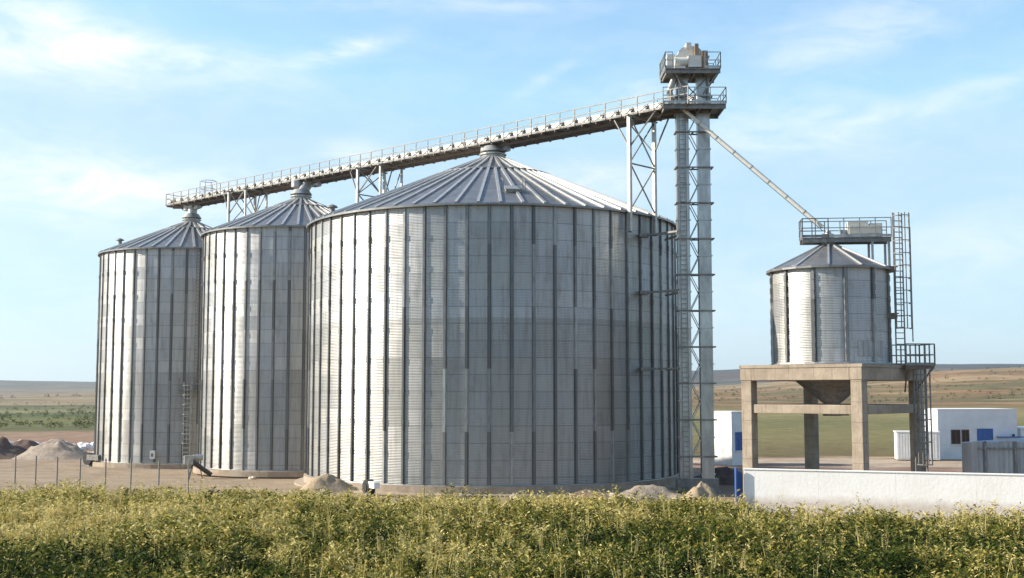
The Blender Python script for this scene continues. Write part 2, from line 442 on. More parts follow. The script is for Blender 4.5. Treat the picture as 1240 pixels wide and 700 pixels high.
    hs = t.n('ShaderNodeHueSaturation', i_Saturation=1.08, i_Value=.95, i_Color=c); t.set(b.inputs['Base Color'], hs)
    bn = t.n('ShaderNodeBump', i_Strength=.6, i_Distance=.12); t.set(bn.inputs['Height'], d2); t.set(b.inputs['Normal'], bn)
    return m


M['terrain'] = ground_mat()
angs = [R(-60 + .5 * i) for i in range(241)] + [R(60 + 5 * i) for i in range(1, 48)]
rs = [.5]
while rs[-1] < 1000: rs.append(rs[-1] * 1.022 + .05)
rs[-1] = 1000.0
tag(polar('ground', rs, angs, M['terrain'], True), kind='structure')
rs2 = [1000.0]
while rs2[-1] < 9000: rs2.append(rs2[-1] * 1.025)
tag(polar('hills', rs2, angs, M['terrain'], True), kind='structure')


# ------------------------------------------------------------------ silos
def make_silo(label, cx, cy, rad, zb, ze, za, npan, wallmat, gz, group, ring=True, hatch=None, vents=(), base=True, collar=.9, stw=.26, std=.12, pad=None, ribs=None, ribw=.19, parent=None, name='grain_silo', cat='silo', cone=None):
    """zb wall foot, ze eave, za roof peak, all world heights"""
    root = thing(name, label, cat, (cx, cy, gz), 0, group)
    zb -= gz; ze -= gz; za -= gz
    b = MB(); n = npan * 3
    b.lathe([(rad, zb), (rad, ze)], n, True)
    b.lathe([(rad + .03, zb), (rad + .06, zb), (rad + .06, zb + .10), (rad + .03, zb + .10)], n, False, closed=True)
    wall = b.build('wall', wallmat, root)
    # hat-section stiffener, one object each
    s = MB()
    wf = stw * .5; w2 = stw * .28
    prof = [(rad + .004, -wf), (rad + .02, -wf), (rad + .02, -w2), (rad + std, -w2 * .8), (rad + std, w2 * .8), (rad + .02, w2), (rad + .02, wf), (rad + .004, wf)]
    nz = 9
    for i in range(nz):
        z0 = zb + .12 + (ze - zb - .2) * i / nz; z1 = zb + .12 + (ze - zb - .2) * (i + 1) / nz - .02
        dd = std * (.0 if i < 5 else -.10 * (i - 4) / 4) * 2
        pr = [(x + (dd if abs(x - rad - std) < 1e-6 else 0), y) for x, y in prof]
        vs = [(x, y, z) for z in (z0, z1) for x, y in pr]; m_ = len(pr)
        s.add(vs, [(k, k + 1, m_ + k + 1, m_ + k) for k in range(m_ - 1)] + [tuple(range(m_))[::-1], tuple(range(m_, 2 * m_))])
        if i: s.box(rad + std - .03, rad + std + .012, -w2 * 1.05, w2 * 1.05, z0 - .22, z0 + .16)
    st = s.build('stiffener', M['stiff'], wall)
    for k in range(1, npan): copy_part(st, wall, 2 * math.pi * k / npan)
    # roof
    nr = ribs or npan
    slope = (za - ze) / rad
    r0 = rad + .30; z0 = ze - .30 * slope + .02
    rc = collar
    rt = MB()
    prof = [(r0, z0 - .13), (r0, z0)]
    for i in range(1, 9):
        rr = r0 + (rc - r0) * i / 8; prof.append((rr, za - slope * rr))
    rt.lathe(prof, nr * 2, False)
    rt.lathe([(r0, z0 - .13), (r0 - .02, z0 - .13), (rc, za - slope * rc - .12)], nr * 2, False)
    roof = rt.build('roof', M['roof'], root)
    rb = MB(); e0 = (r0 - .02, 0, z0 + .03); e1 = (rc + .02, 0, za - slope * rc + .03)
    rb.bar(e0, e1, ribw, ribw * .8)
    rib = rb.build('rib', M['rib'], roof, rz=math.pi / npan)
    rb2 = MB(); rr = rad * .33
    rb2.bar(e0, (rr, 0, za - slope * rr + .03), ribw, ribw * .8)
    short = rb2.build('rib', M['rib'], roof, rz=math.pi / npan + 2 * math.pi / nr) if ring else None
    for k in range(1, nr):
        a = math.pi / npan + 2 * math.pi * k / nr
        if ring and k % 2:
            if k > 1: copy_part(short, roof, a)
        else: copy_part(rib, roof, a)
    if ring:
        g = MB()
        for q in (.33,):
            rr = rad * q; zz = za - slope * rr
            g.lathe([(rr - .1, zz + .06), (rr - .1, zz + .16), (rr + .1, zz + .1), (rr + .1, zz + .0)], 60, False, closed=True)
        g.build('roof_ring', M['galvd'], roof)
    # collar
    c = MB(); zt = za - slope * rc
    c.lathe([(rc, zt - .1), (rc + .02, zt + .35), (rc * .72, zt + .42), (rc * .72, zt + .5), (rc * .35, zt + .95), (0.01, zt + .95)], 24, False)
    c.lathe([(rc + .02, zt + .26), (rc + .16, zt + .26), (rc + .16, zt + .36), (rc + .02, zt + .36)], 24, False, closed=True)
    c.build('collar', M['galv'], roof)
    for (a, q) in vents:
        rr = rad * q; zz = za - slope * rr
        v = MB(); v.tube((rr, 0, zz - .05), (rr, 0, zz + .55), .18, 12)
        v.tube((rr, 0, zz + .5), (rr, 0, zz + .62), .42, 12, .34); v.tube((rr, 0, zz + .62), (rr, 0, zz + .75), .34, 12, .05)
        v.build('vent', M['galvd'], roof, rz=a)
    if hatch:
        a, q = hatch; rr = rad * q; zz = za - slope * rr
        h = MB(); mt = Matrix.Translation((rr, 0, zz)) @ Matrix.Rotation(math.atan(slope), 4, 'Y')
        h.box(-.42, .42, -.55, .55, .02, .22, mt); h.box(-.5, .5, -.62, .62, .22, .27, mt)
        h.build('hatch', M['galv'], roof, rz=a)
        h = MB()
        for yy in (-.75, .75):
            h.bar((rr - .5, yy, zz + .2), (rr - .5, yy, zz + 1.0), .05); h.bar((rr + .6, yy, zz - .3), (rr + .6, yy, zz + .6), .05)
            h.bar((rr - .5, yy, zz + 1.0), (rr + .6, yy, zz + .6), .05)
        h.build('hatch_rail', M['galvd'], roof, rz=a)
    if base:
        bm_ = MB(); hb = zb; d1, d2 = pad or (.25, .25)
        bm_.lathe([(rad - .5, hb), (rad + d1, hb), (rad + d1, hb - .45), (rad + d2, hb - .5), (rad + d2, -.3)], 72, False)
        bm_.build('concrete_base', M['concpad'], root)
    return root, wall, roof


big_m = silo_wall_mat('big_silo_wall', 60, 1.12, 1.0, 11.6)
mid_m = silo_wall_mat('mid_silo_wall', 42, 1.12, 5.0, 9.0)
BIG = (-1.49, 92.65); MID = (-19.24, 108.14); LEF = (-33.0, 122.3)
ZR = CAMZ
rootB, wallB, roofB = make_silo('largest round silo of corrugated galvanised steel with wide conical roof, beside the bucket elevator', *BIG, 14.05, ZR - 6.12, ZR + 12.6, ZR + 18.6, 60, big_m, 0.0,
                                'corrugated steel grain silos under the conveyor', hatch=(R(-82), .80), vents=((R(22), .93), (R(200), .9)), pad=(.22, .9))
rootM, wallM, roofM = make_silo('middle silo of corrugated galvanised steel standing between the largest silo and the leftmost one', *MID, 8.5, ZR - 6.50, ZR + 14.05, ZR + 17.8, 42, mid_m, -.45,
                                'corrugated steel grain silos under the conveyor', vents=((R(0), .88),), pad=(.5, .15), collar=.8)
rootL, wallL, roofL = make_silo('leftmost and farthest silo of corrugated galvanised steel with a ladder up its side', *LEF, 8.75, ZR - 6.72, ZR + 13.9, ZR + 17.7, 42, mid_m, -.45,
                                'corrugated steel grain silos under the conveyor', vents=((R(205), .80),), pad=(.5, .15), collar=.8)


def ladder_mesh(z0, z1, wd=.5, rung=.3, t=.05):
    b = MB()
    for x in (-wd / 2, wd / 2): b.box(x - t / 2, x + t / 2, -t / 2, t / 2, z0, z1)
    z = z0 + .25
    while z < z1: b.bar((-wd / 2, 0, z), (wd / 2, 0, z), t * .8); z += rung
    return b


def cage_mesh(z0, z1, r=.38, t=.04, step=.8):
    b = MB(); z = z0
    while z <= z1 + .01:
        b.ring(0, -r, z, r, t, 10, R(-200), R(20)); z += step
    for a in (-170, -130, -90, -50, -10):
        x = r * math.cos(R(a)); y = -r + r * math.sin(R(a)); b.box(x - t / 2, x + t / 2, y - t / 2, y + t / 2, z0, z1)
    return b


# caged ladder on the leftmost silo
a = math.atan2(-math.cos(R(12)), math.sin(R(12))); a = R(-90 + 15)
lx, ly = 8.75 * math.cos(a), 8.75 * math.sin(a)
lx -= 0
t = thing('caged_ladder', 'pale steel ladder with rest platform fixed to the right side of the leftmost silo', 'ladder', (LEF[0] + math.cos(a) * 9.2, LEF[1] + math.sin(a) * 9.2, -.45), a + R(90))
ladder_mesh(0, 8.1, .62, .42, .11).build('rails_and_rungs', M['galv'], t)
cage_mesh(2.4, 8.1, .42, .05, .9).build('cage', M['galv'], t)
b = MB(); b.box(-.8, 1.1, -.8, .35, 7.3, 7.36)
b.build('rest_platform', M['galvd'], t)
b = MB()
for x in (-.8, 1.1):
    for y in (-.8, .3): b.bar((x, y, 7.3), (x, y, 8.5), .06)
for z in (7.9, 8.5): b.bar((-.8, -.8, z), (1.1, -.8, z), .05); b.bar((1.1, -.8, z), (1.1, .3, z), .05)
b.build('railing', M['galvd'], t)
o = ladder_mesh(7.36, 21.0, .45, .35, .07).build('rails_and_rungs', M['galvd'], t, (.8, .05, 0))

# ------------------------------------------------------------------ conveyor bridge
TOW = Vector((12.43, 80.52)); DIR = Vector((-35.12, 124.52)) - TOW; DIR.normalize(); DIR = -DIR   # left -> right
CA = math.atan2(DIR.y, DIR.x); CZ = ZR + 19.72
LEFT_END = Vector((-35.12, 124.52)) - DIR * .1; CL = (TOW - LEFT_END).length + .5
conv = thing('conveyor_bridge', 'long galvanised conveyor with walkway and handrails running over the silo roofs to the elevator', 'conveyor', (LEFT_END.x, LEFT_END.y, CZ), CA)
b = MB()
b.box(0, CL, -.33, .33, -.22, .34)
x = 0.0
while x < CL:
    x += 1.3
x = .65
while x < CL:      # lids with clamps
    b.box(x - .45, x + .45, -.38, .38, .34, .40); x += 1.3
b.build('trough', M['trough'], conv)
b = MB(); x = 0.0
while x < CL:
    b.box(x, x + .20, -.43, .43, -.27, .44); b.bar((x + .1, -.44, .30), (x + .1, -1.28, -.26), .06); x += 1.3
b.build('flange', M['galvd'], conv)
b = MB()
for sgn in (-1, 1):
    b.box(0, CL, sgn * .95 - .35, sgn * .95 + .35, -.36, -.31)
b.build('walkway', M['galvd'], conv)
b = MB()
for sgn in (-1, 1):
    y = sgn * 1.32
    b.box(0, CL, y - .015, y + .015, -.30, -.22)
b.build('toe_board', M['galvd'], conv)
b = MB()
for y in (-.55, .55): b.box(.2, CL, y - .06, y + .06, -.62, -.37)
x = .1
while x < CL: b.box(x, x + .09, -1.3, 1.3, -.50, -.365); x += 1.3
x = .3
while x < CL - 1.5:
    b.bar((x, -.55, -.60), (x + 1.3, .55, -.60), .05); x += 1.3
b.build('support_frame', M['rust'], conv)
k = 0
post = MB().bar((0, 0, -.36), (0, 0, .85), .065)
n = int(CL / 1.42)
p0 = post.build('railing_post', M['galvd'], conv, (.05, -1.34, 0))
for i in range(n + 1):
    for y in (-1.34, 1.34):
        if i == 0 and y < 0: continue
        copy_part(p0, conv, 0, (.05 + i * (CL - .1) / n, y, 0))
for y in (-1.34, 1.34):
    b = MB()
    for z in (.35, .85): b.bar((.0, y, z), (CL, y, z), .06)
    b.build('handrail', M['galvd'], conv)
b = MB()
for z in (.35, .85): b.bar((0, -1.34, z), (0, 1.34, z), .05)
b.build('handrail', M['galvd'], conv)
# drive end at the far left and intake near the silos
b = MB(); b.box(-.7, 0, -.45, .45, -.35, .55); b.tube((-.35, -.7, .1), (-.35, .7, .1), .28, 14); b.build('tail_box', M['galv'], conv)
b = MB(); b.tube((1.6, -.95, .05), (2.4, -.95, .05), .24, 12); b.box(1.5, 2.5, -1.15, -.75, -.3, -.16); b.build('gearmotor', M['cream'], conv)
# frame hoop with ladder gate seen above the left part
b = MB()
for x in (6.3, 7.3):
    for y in (-1.3, 0): b.bar((x, y, -.3), (x, y, 1.5), .05)
for z in (.7, 1.5): b.ring(6.8, -.65, z, .7, .05)
b.build('access_hoop', M['galvd'], conv)
# outlets down to each silo peak
for (C, za, rc) in ((LEF, 17.7, .8), (MID, 17.8, .8), (BIG, 18.6, .9)):
    d = Vector(C) - LEFT_END; xl = d.dot(DIR); yl = DIR.x * d.y - DIR.y * d.x
    b = MB(); zt = ZR + za - CZ - .15
    b.tube((xl, yl * .2, -.22), (xl, yl, zt + .35), .50, 12, .45)
    b.tube((xl, yl, zt + .3), (xl, yl, zt + .75), 1.0, 16, .7)
    b.tube((xl - .7, yl, -1.0), (xl - .7, yl, -.45), .5, 12)
    b.build('outlet', M['galv'], conv)
    b = MB(); b.box(xl - .6, xl + .6, -.6, .6, -.78, -.5); b.tube((xl + .65, -.2, -.8), (xl + 1.35, -.2, -.8), .25, 12); b.build('slide_gate', M['galv'], conv)


def trestle(label, pt, zt, legbase, halfw=1.35, along=0.0, nx=2, legr=.11, group='trestles carrying the conveyor', knee=True, topdrop=.62, dark=None):
    """portal across the conveyor: legs from legbase up to the conveyor, X braces, knee braces along the line"""
    root = thing('trestle', label, 'trestle', (pt[0], pt[1], legbase), CA, group)
    H = zt - topdrop - legbase
    for sgn in (-1, 1):
        b = MB(); b.box(-legr, legr, sgn * halfw - legr, sgn * halfw + legr, 0, H)
        b.box(-legr - .12, legr + .12, sgn * halfw - legr - .1, sgn * halfw + legr + .1, 0, .05)
        b.build('leg', M['galv'] if sgn < 0 else (dark or M['galv']), root)
    b = MB(); b.box(-.1, .1, -halfw - .3, halfw + .3, H, H + .1); b.build('head_beam', M['galvd'], root)
    top = H - .1; seg = (H if H < 6 else 6.6)
    b = MB()
    h0 = H - seg
    cells = max(1, nx)
    for i in range(cells):
        z0 = h0 + seg * i / cells; z1 = h0 + seg * (i + 1) / cells
        b.bar((0, -halfw, z0), (0, halfw, z1), .075); b.bar((.05, halfw, z0), (.05, -halfw, z1), .075)
        if i: b.bar((0, -halfw, z0), (0, halfw, z0), .09)
    b.build('brace', M['galvd'], root)
    if knee:
        b = MB()
        for sgn in (-1, 1):
            for q in (-1, 1):
                b.bar((0, sgn * halfw, H - 2.2), (q * 1.7, sgn * .9, H + .05), .085)
        b.build('knee_brace', M['galvd'], root)
    return root


pB = Vector(BIG) + DIR * 14.45
trestle('tall trestle with crossed braces standing against the largest silo beside the elevator', pB, CZ, ZR + 11.0, 1.45, nx=2, legr=.12)
pM = Vector(BIG) - DIR * 14.6
trestle('short crossed trestle rising behind the left slope of the largest silo roof', pM, CZ, ZR + 8.0, 1.5, nx=3, legr=.1)
pL = Vector(MID) - DIR * 9.3
trestle('short crossed trestle standing between the two smaller conical silo roofs', pL, CZ, ZR + 9.0, 1.5, nx=2, legr=.1)
p2 = Vector(BIG) - DIR * 12.0
trestle('stubby trestle on the left slope of the largest silo roof', p2, CZ, ZR + 12.6 + (14.05 - 12.0) * .4, 1.2, nx=1, legr=.08, knee=False)
p3 = Vector(MID) - DIR * 7.0
trestle('stubby trestle on the left slope of the middle silo roof', p3, CZ, ZR + 14.0 + (8.75 - 7.0) * .4, 1.2, nx=1, legr=.08, knee=False)

# ------------------------------------------------------------------ bucket elevator
elev = thing('bucket_elevator', 'tall twin shaft bucket elevator tower with head platforms, right of the largest silo', 'elevator', (12.4, 81.1, 0))
HT = ZR + 22.6
for sx in (-.72, .73):
    b = MB(); b.box(sx - .42, sx + .42, -.32, .32, .4, HT)
    z = 1.2
    while z < HT - 1: b.box(sx - .48, sx + .48, -.38, .38, z, z + .08); z += 2.45
    b.build('casing', M['shaft'], elev)
z = 2.4
while z < HT - 2:
    b = MB()
    b.bar((-1.2, -.42, z), (1.3, -.42, z), .09); b.bar((-1.2, .42, z), (1.3, .42, z), .09)
    for x in (-1.2, 0, 1.3): b.bar((x, -.47, z), (x, .47, z), .088)
    b.build('tie_frame', M['galvd'], elev); z += 2.45
for y in (-.36, .36):
    b = MB(); z = 2.4
    while z < HT - 3:
        b.bar((-.30, y, z), (.31, y, z + 1.22), .055); b.bar((.31, y, z + 1.22), (-.30, y, z + 2.45), .055); z += 2.45
    b.build('lattice', M['galv'], elev)
b = MB(); b.box(-1.35, 1.4, -.5, .5, -.3, .95); b.box(-1.5, 1.55, -.65, .65, -.3, .1); b.build('boot', M['galvd'], elev)
ladder_mesh(.2, HT - 1.6, .42, .33, .05).build('ladder', M['galvd'], elev, (-.78, -.62, 0))
# conveyor-level platform
zc = CZ - .35
b = MB(); b.box(-2.2, 2.05, -1.7, 1.5, zc - .02, zc + .06)
for y in (-1.6, 1.4): b.box(-2.2, 2.05, y, y + .1, zc - .28, zc - .025)
for x in (-2.1, -.9, .3, 1.2, 1.9): b.box(x, x + .1, -1.5, 1.4, zc - .24, zc - .026)
lowp = b.build('platform', M['galvd'], elev)


def railing(parent, x0, x1, y0, y1, z, h=1.1, mat=None, sides='NSEW', t=.05, step=1.1, toe=True):
    b = MB(); segs = {'S': ((x0, y0), (x1, y0)), 'N': ((x0, y1), (x1, y1)), 'W': ((x0, y0), (x0, y1)), 'E': ((x1, y0), (x1, y1))}
    for sname in sides:
        (ax, ay), (bx, by) = segs[sname]; L = math.hypot(bx - ax, by - ay); n = max(1, round(L / step))
        for i in range(n + 1): q = i / n; px, py = ax + (bx - ax) * q, ay + (by - ay) * q; b.bar((px, py, z), (px, py, z + h), t)
        for zz in (z + h * .5, z + h): b.bar((ax, ay, zz), (bx, by, zz), t)
        if toe: b.bar((ax, ay, z + .1), (bx, by, z + .1), .02, .16)
    return b.build('railing', mat or M['galv'], parent)


railing(lowp, -2.2, 2.05, -1.7, 1.5, zc + .06, 1.1, M['galv'], 'SNE')
zh = ZR + 21.85
b = MB(); b.box(-2.0, 1.75, -1.5, 1.4, zh - .02, zh + .06)
for y in (-1.4, 1.2): b.box(-2.0, 1.75, y, y + .12, zh - .26, zh - .025)
for x in (-1.9, -1.0, 0, .8, 1.6): b.box(x, x + .1, -1.3, 1.25, zh - .22, zh - .026)
hp = b.build('platform', M['galvd'], elev)
railing(hp, .7, 1.75, -1.5, 1.4, zh + .06, 1.1, M['galv'], 'SNE')
railing(hp, -2.0, -1.5, -1.5, 1.4, zh + .06, 1.1, M['galv'], 'SNW', .05, .5)
b = MB()
for x in (-1.3, 1.6):
    for y in (-1.3, 1.2): b.bar((x, y, zh - .2), (x * .25, y * .35, zh - 1.9), .08)
for x, q in ((-1.0, 1), (1.0, -1)):
    for y in (-.5, .5):
        b.bar((x, y, zc + .1), (x, y, zh - .2), .1)
    b.bar((x, -.5, zc + .1), (-x, -.5, zh - .3), .07)
b.build('head_frame', M['galvd'], elev)
# head: hood with rounded top, drive and motor
b = MB(); prof = []
hw = .62
pts = [(-1.1, HT - .5), (1.0, HT - .5), (1.05, HT + .35)]
for k in range(9):
    t_ = k / 8 * math.pi; pts.append((-.15 + .85 * math.cos(t_), HT + .55 + .55 * math.sin(t_)))
pts.append((-1.15, HT + .35)); m_ = len(pts)
vs = [(x, -hw, z) for x, z in pts] + [(x, hw, z) for x, z in pts]
b.add(vs, [tuple(range(m_)), tuple(range(m_, 2 * m_))[::-1]] + [(k, k + m_, (k + 1) % m_ + m_, (k + 1) % m_) for k in range(m_)])
b.box(-1.2, 1.15, -hw - .07, hw + .07, HT + .30, HT + .40)
b.box(-.45, -.1, -hw - .1, hw + .1, HT + .9, HT + 1.3)
b.box(-1.75, -1.2, -.5, .4, HT - .3, HT + .55)
b.tube((0, -hw - .25, HT + .2), (0, hw + .25, HT + .2), .16, 12)
b.build('hood', M['cream'], elev)
b = MB(); b.box(-1.35, -.6, -1.3, -.68, zh + .08, zh + .25); b.tube((-1.3, -1.0, zh + .62), (-.45, -1.0, zh + .62), .30, 14); b.tube((-.45, -1.0, zh + .62), (-.3, -1.0, zh + .62), .2, 12); b.box(-.4, .5, -1.25, -.75, zh + .2, zh + 1.0)
b.build('drive_motor', M['cream'], elev)
b = MB(); b.box(.55, .95, -1.2, -.7, zh + .1, zh + 1.35); b.box(.1, .35, -1.0, -.7, zh + .9, zh + 1.9); b.build('belt_guard', M['motor'], elev)
b = MB(); b.tube((-.9, -.2, HT - .2), (-1.6, -.4, zc + 1.2), .22, 12); b.tube((-1.6, -.4, zc + 1.2), (-1.4, -.2, zc + .2), .22, 12); b.build('discharge_spout', M['galv'], elev)

# wall ties from the big silo to the elevator
for k_, zz in enumerate((ZR + 10.9, ZR + 6.9, ZR + 1.6)):
    tn = ['highest of the steel tie frames joining the largest silo wall to the elevator', 'middle steel tie frame joining the largest silo wall to the elevator', 'lowest steel tie frame joining the largest silo wall to the elevator'][k_]
    b = MB(); p0_ = (10.0, 84.0); 
    b.bar((9.3, 82.9, zz), (11.25, 80.7, zz), .12); b.bar((11.0, 85.4, zz), (12.0, 81.45, zz), .12); b.bar((9.3, 82.9, zz), (12.0, 81.55, zz), .09)
    b.box(8.9, 9.5, 82.7, 83.4, zz - .12, zz + .12)
    o = b.build('tie_frame', M['galvd']); tag(o, tn, 'tie frame', 'tie frames between silo and elevator')

# long spout to the small silo
sp = thing('grain_spout', 'long thin pale pipe slanting down from the elevator to the small raised silo', 'pipe', (12.0, 81.0, ZR + 18.95))
A = Vector((-.3, -.6, .3)); B_ = Vector((20.3 - 12.0, 77.6 - 81.0, 10.75 - 18.95))
b = MB(); b.tube(A, B_, .125, 12); b.build('pipe', M['cream'], sp)
b = MB()
for i in range(1, 8):
    q = A.lerp(B_, i / 8); d = (B_ - A).normalized(); b.tube(q - d * .03, q + d * .03, .145, 12)
b.build('flange', M['galv'], sp)
b = MB(); b.tube(A + Vector((-.2, .1, .5)), A + Vector((.05, 0, -.05)), .28, 12, .18); b.build('inlet', M['galv'], sp)
b = MB(); b.bar(A + Vector((0, 0, -.25)), B_ + Vector((0, 0, -.25)), .05); b.build('stay_cable', M['galvd'], sp)

# ------------------------------------------------------------------ concrete frame and small hopper silo
N_ = Vector((20.88, 72.3)); L_ = Vector((16.1, 78.2)); Rr = Vector((26.3, 78.2)); Bk = L_ + Rr - N_
PZ = ZR + 1.72
fr_a = math.atan2(Rr.y - N_.y, Rr.x - N_.x); side = (Rr - N_).length; side2 = (L_ - N_).length
fr = thing('concrete_frame', 'tan concrete frame on four square columns carrying the small silo', 'frame', (N_.x, N_.y, 0), fr_a)
S1, S2 = side, side2; cw = .37
def conc(name, *bx, bev=.04):
    b = MB()
    for q in bx: b.box(*q)
    return b.build(name, M['conc'], fr, bevel=bev)
for (x, y) in ((0, 0), (S1, 0), (0, S2), (S1, S2)): conc('column', (x - cw, x + cw, y - cw, y + cw, -.6, PZ - .98))
e = cw + .003
conc('ring_beam', (-cw - .04, S1 + cw + .04, -cw - .04, cw + .04, PZ - .98, PZ - .2), (-cw - .04, S1 + cw + .04, S2 - cw - .04, S2 + cw + .04, PZ - .98, PZ - .2),
     (-cw - .04, cw + .04, cw + .04, S2 - cw - .04, PZ - .98, PZ - .2), (S1 - cw - .04, S1 + cw + .04, cw + .04, S2 - cw - .04, PZ - .98, PZ - .2))
ZM = ZR - 1.05
conc('tie_beam', (cw, S1 - cw, -.25, .25, ZM - .28, ZM + .28)); conc('tie_beam', (cw, S1 - cw, S2 - .25, S2 + .25, ZM - .28, ZM + .28))
conc('tie_beam', (-.25, .25, cw, S2 - cw, ZM - .28, ZM + .28)); conc('tie_beam', (S1 - .25, S1 + .25, cw, S2 - cw, ZM - .28, ZM + .28))
b = MB(); rin = 3.3; n = 48; cxs, cys = S1 / 2, S2 / 2
ov = []; ih = []
for k in range(n):
    t_ = 2 * math.pi * k / n; c_, s_ = math.cos(t_), math.sin(t_); q = 1 / max(abs(c_), abs(s_))
    ov.append((cxs + c_ * q * (S1 / 2 + cw + .08), cys + s_ * q * (S2 / 2 + cw + .08))); ih.append((cxs + c_ * rin, cys + s_ * rin))
z0_, z1_ = PZ - .2, PZ
vs = [(x, y, z1_) for x, y in ov] + [(x, y, z1_) for x, y in ih] + [(x, y, z0_) for x, y in ov] + [(x, y, z0_) for x, y in ih]
fs = []
for k in range(n):
    k2 = (k + 1) % n
    fs += [(k, k2, n + k2, n + k), (2 * n + k2, 2 * n + k, 3 * n + k, 3 * n + k2), (k2, k, 2 * n + k, 2 * n + k2), (n + k, n + k2, 3 * n + k2, 3 * n + k)]
b.add(vs, fs); b.build('slab', M['conc'], fr)

SC = (N_ + L_ + Rr + Bk) / 4 + Vector((-.40, 0))
sm_m = silo_wall_mat('small_silo_wall', 12, 1.05, 9.0, 0.0)
rootS, wallS, roofS = make_silo('small galvanised hopper silo with conical roof standing on the tan concrete frame', SC.x, SC.y, 3.75, PZ + .08, ZR + 8.05, ZR + 9.85, 12, sm_m, PZ,
                                None, ring=False, base=False, collar=.45, stw=.34, std=.13, ribw=.12, vents=(), name='hopper_silo')
b = MB(); b.lathe([(3.15, .06), (3.15, -.3), (.35, -2.6), (.35, -3.1), (.30, -3.1)], 48, True); b.build('hopper', M['galvd'], rootS)
b = MB(); b.box(-.5, .5, -.45, .45, -3.25, -3.1); b.bar((.4, 0, -3.18), (1.1, 0, -3.18), .1); b.build('slide_gate', M['galvd'], rootS)
b = MB(); b.lathe([(3.75, .0), (4.0, .0), (4.0, .07), (3.75, .07)], 48, False, closed=True); b.build('base_ring', M['galvd'], rootS)
# patch plate and band low on the wall
b = MB(); aa = R(-90 + 22)
for k in range(6):
    a0 = R(-90 - 4 + k * 5.5) + R(15); a1 = a0 + R(5.2)
    vs = [(3.775 * math.cos(q), 3.775 * math.sin(q), z) for z in (.5, 1.5) for q in (a0, a1)]
    b.add(vs, [(0, 1, 3, 2)])
b.build('access_panel', M['sheet'], wallS)

# service platform on the small silo roof
plat = thing('service_platform', 'railed steel service platform bridging over the small silo roof to the caged ladder', 'platform', (SC.x, SC.y, ZR + 10.0), R(-6))
b = MB(); b.box(-1.75, 3.9, -.75, .75, 0, .06)
for y in (-.7, .6): b.box(-1.75, 3.9, y, y + .1, -.26, -.003)
b.build('deck', M['galvd'], plat)
railing(plat, -1.75, -.1, -.75, .75, .06, 1.25, M['galvd'], 'SNW', .06, .8)
railing(plat, -.1, 3.9, -.75, .75, .06, 1.25, M['galv'], 'SN', .06, .95)
b = MB(); b.box(1.2, 2.5, -.5, .5, .08, 1.1); b.box(2.62, 3.4, -.45, .45, .08, 1.0); b.box(1.3, 3.3, -.55, -.503, .3, .85); b.build('filter_box', M['cream'], plat)
b = MB(); b.box(.75, 1.15, -.3, .3, .06, .6); b.box(-.45, .3, -.35, .35, .06, .35); b.build('inlet_box', M['galv'], plat)
for x in (2.7, 3.75):
    for y in (-.62, .62):
        b = MB(); b.box(x - .07, x + .07, y - .07, y + .07, -2.0 if x < 3 else -2.3, -.263); b.build('support_post', M['galv'], plat)

# caged ladder right of the small silo
lz = PZ
clx, cly = 24.75, 76.3
t = thing('caged_ladder', 'tall steel ladder with hooped safety cage beside the small raised silo', 'ladder', (clx, cly, lz), R(8))
ladder_mesh(0, ZR + 11.5 - lz, .6, .36, .07).build('rails_and_rungs', M['galvd'], t)
cage_mesh(2.3, ZR + 11.4 - lz, .52, .05, .8).build('cage', M['galvd'], t)
for zz in (3.3, 6.3):
    b = MB(); b.bar((-1.9, .5, zz), (0, .1, zz), .07); b.box(-1.9, -.2, -.1, .5, zz - .35, zz + .02); b.build('wall_bracket', M['rust'], t)
b = MB(); b.tube((.95, .2, 1.5), (.95, .2, 8.9), .04, 8); b.build('conduit', M['galvd'], t)
# landing and lower ladder
t = thing('landing', 'small railed steel landing at the right corner of the concrete frame', 'landing', (25.6, 76.4, PZ - .1), R(8))
b = MB(); b.box(-1.0, .9, -1.0, 1.0, 0, .06)
for y in (-.95, .85): b.box(-1.0, .9, y, y + .1, -.16, -.003)
for q in ((-.9, -.9), (.8, -.9)): b.bar((q[0], q[1], -.1), (q[0] * .4, .6, -1.6), .09)
b.build('deck', M['rust'], t)
railing(t, -1.0, .9, -1.0, 1.0, .06, 1.35, M['galvd'], 'SNE', .07, .6)
t = thing('stair_ladder', 'lower steel ladder from the yard up to the railed landing by the right column', 'ladder', (25.75, 75.9, 0), R(8))
ladder_mesh(0, PZ - .1, .75, .36, .08).build('rails_and_rungs', M['galvd'], t)
cage_mesh(2.2, PZ - .3, .45, .06, 1.4).build('cage', M['galvd'], t)

# ------------------------------------------------------------------ yard walls, buildings
wa = Vector((12.85, 67.0)); wb = Vector((33.0, 59.8)); wd = (wb - wa); wl = wd.length
t = thing('boundary_wall', 'long low white rendered wall in front of the concrete frame', 'wall', (wa.x, wa.y, 0), math.atan2(wd.y, wd.x))
b = MB(); b.box(0, wl, 0, .22, -.5, 2.42); b.build('wall', M['wallr'], t, bevel=.02)
b = MB(); b.box(-.03, wl, -.04, .26, 2.423, 2.50); b.build('coping', M['wallr'], t, bevel=.015)
t = thing('blue_gate', 'narrow blue metal gate leaf at the left end of the white wall', 'gate', (12.35, 66.9, 0), R(35))
b = MB(); b.box(0, .10, -.05, .05, -.3, 2.55); b.build('post', M['blue'], t)
b = MB(); b.box(.103, .5, -.025, .025, .15, 2.35)
for k in range(4): b.box(.13 + k * .095, .16 + k * .095, -.05, -.026, .15, 2.35)
b.build('panel', M['blue'], t)


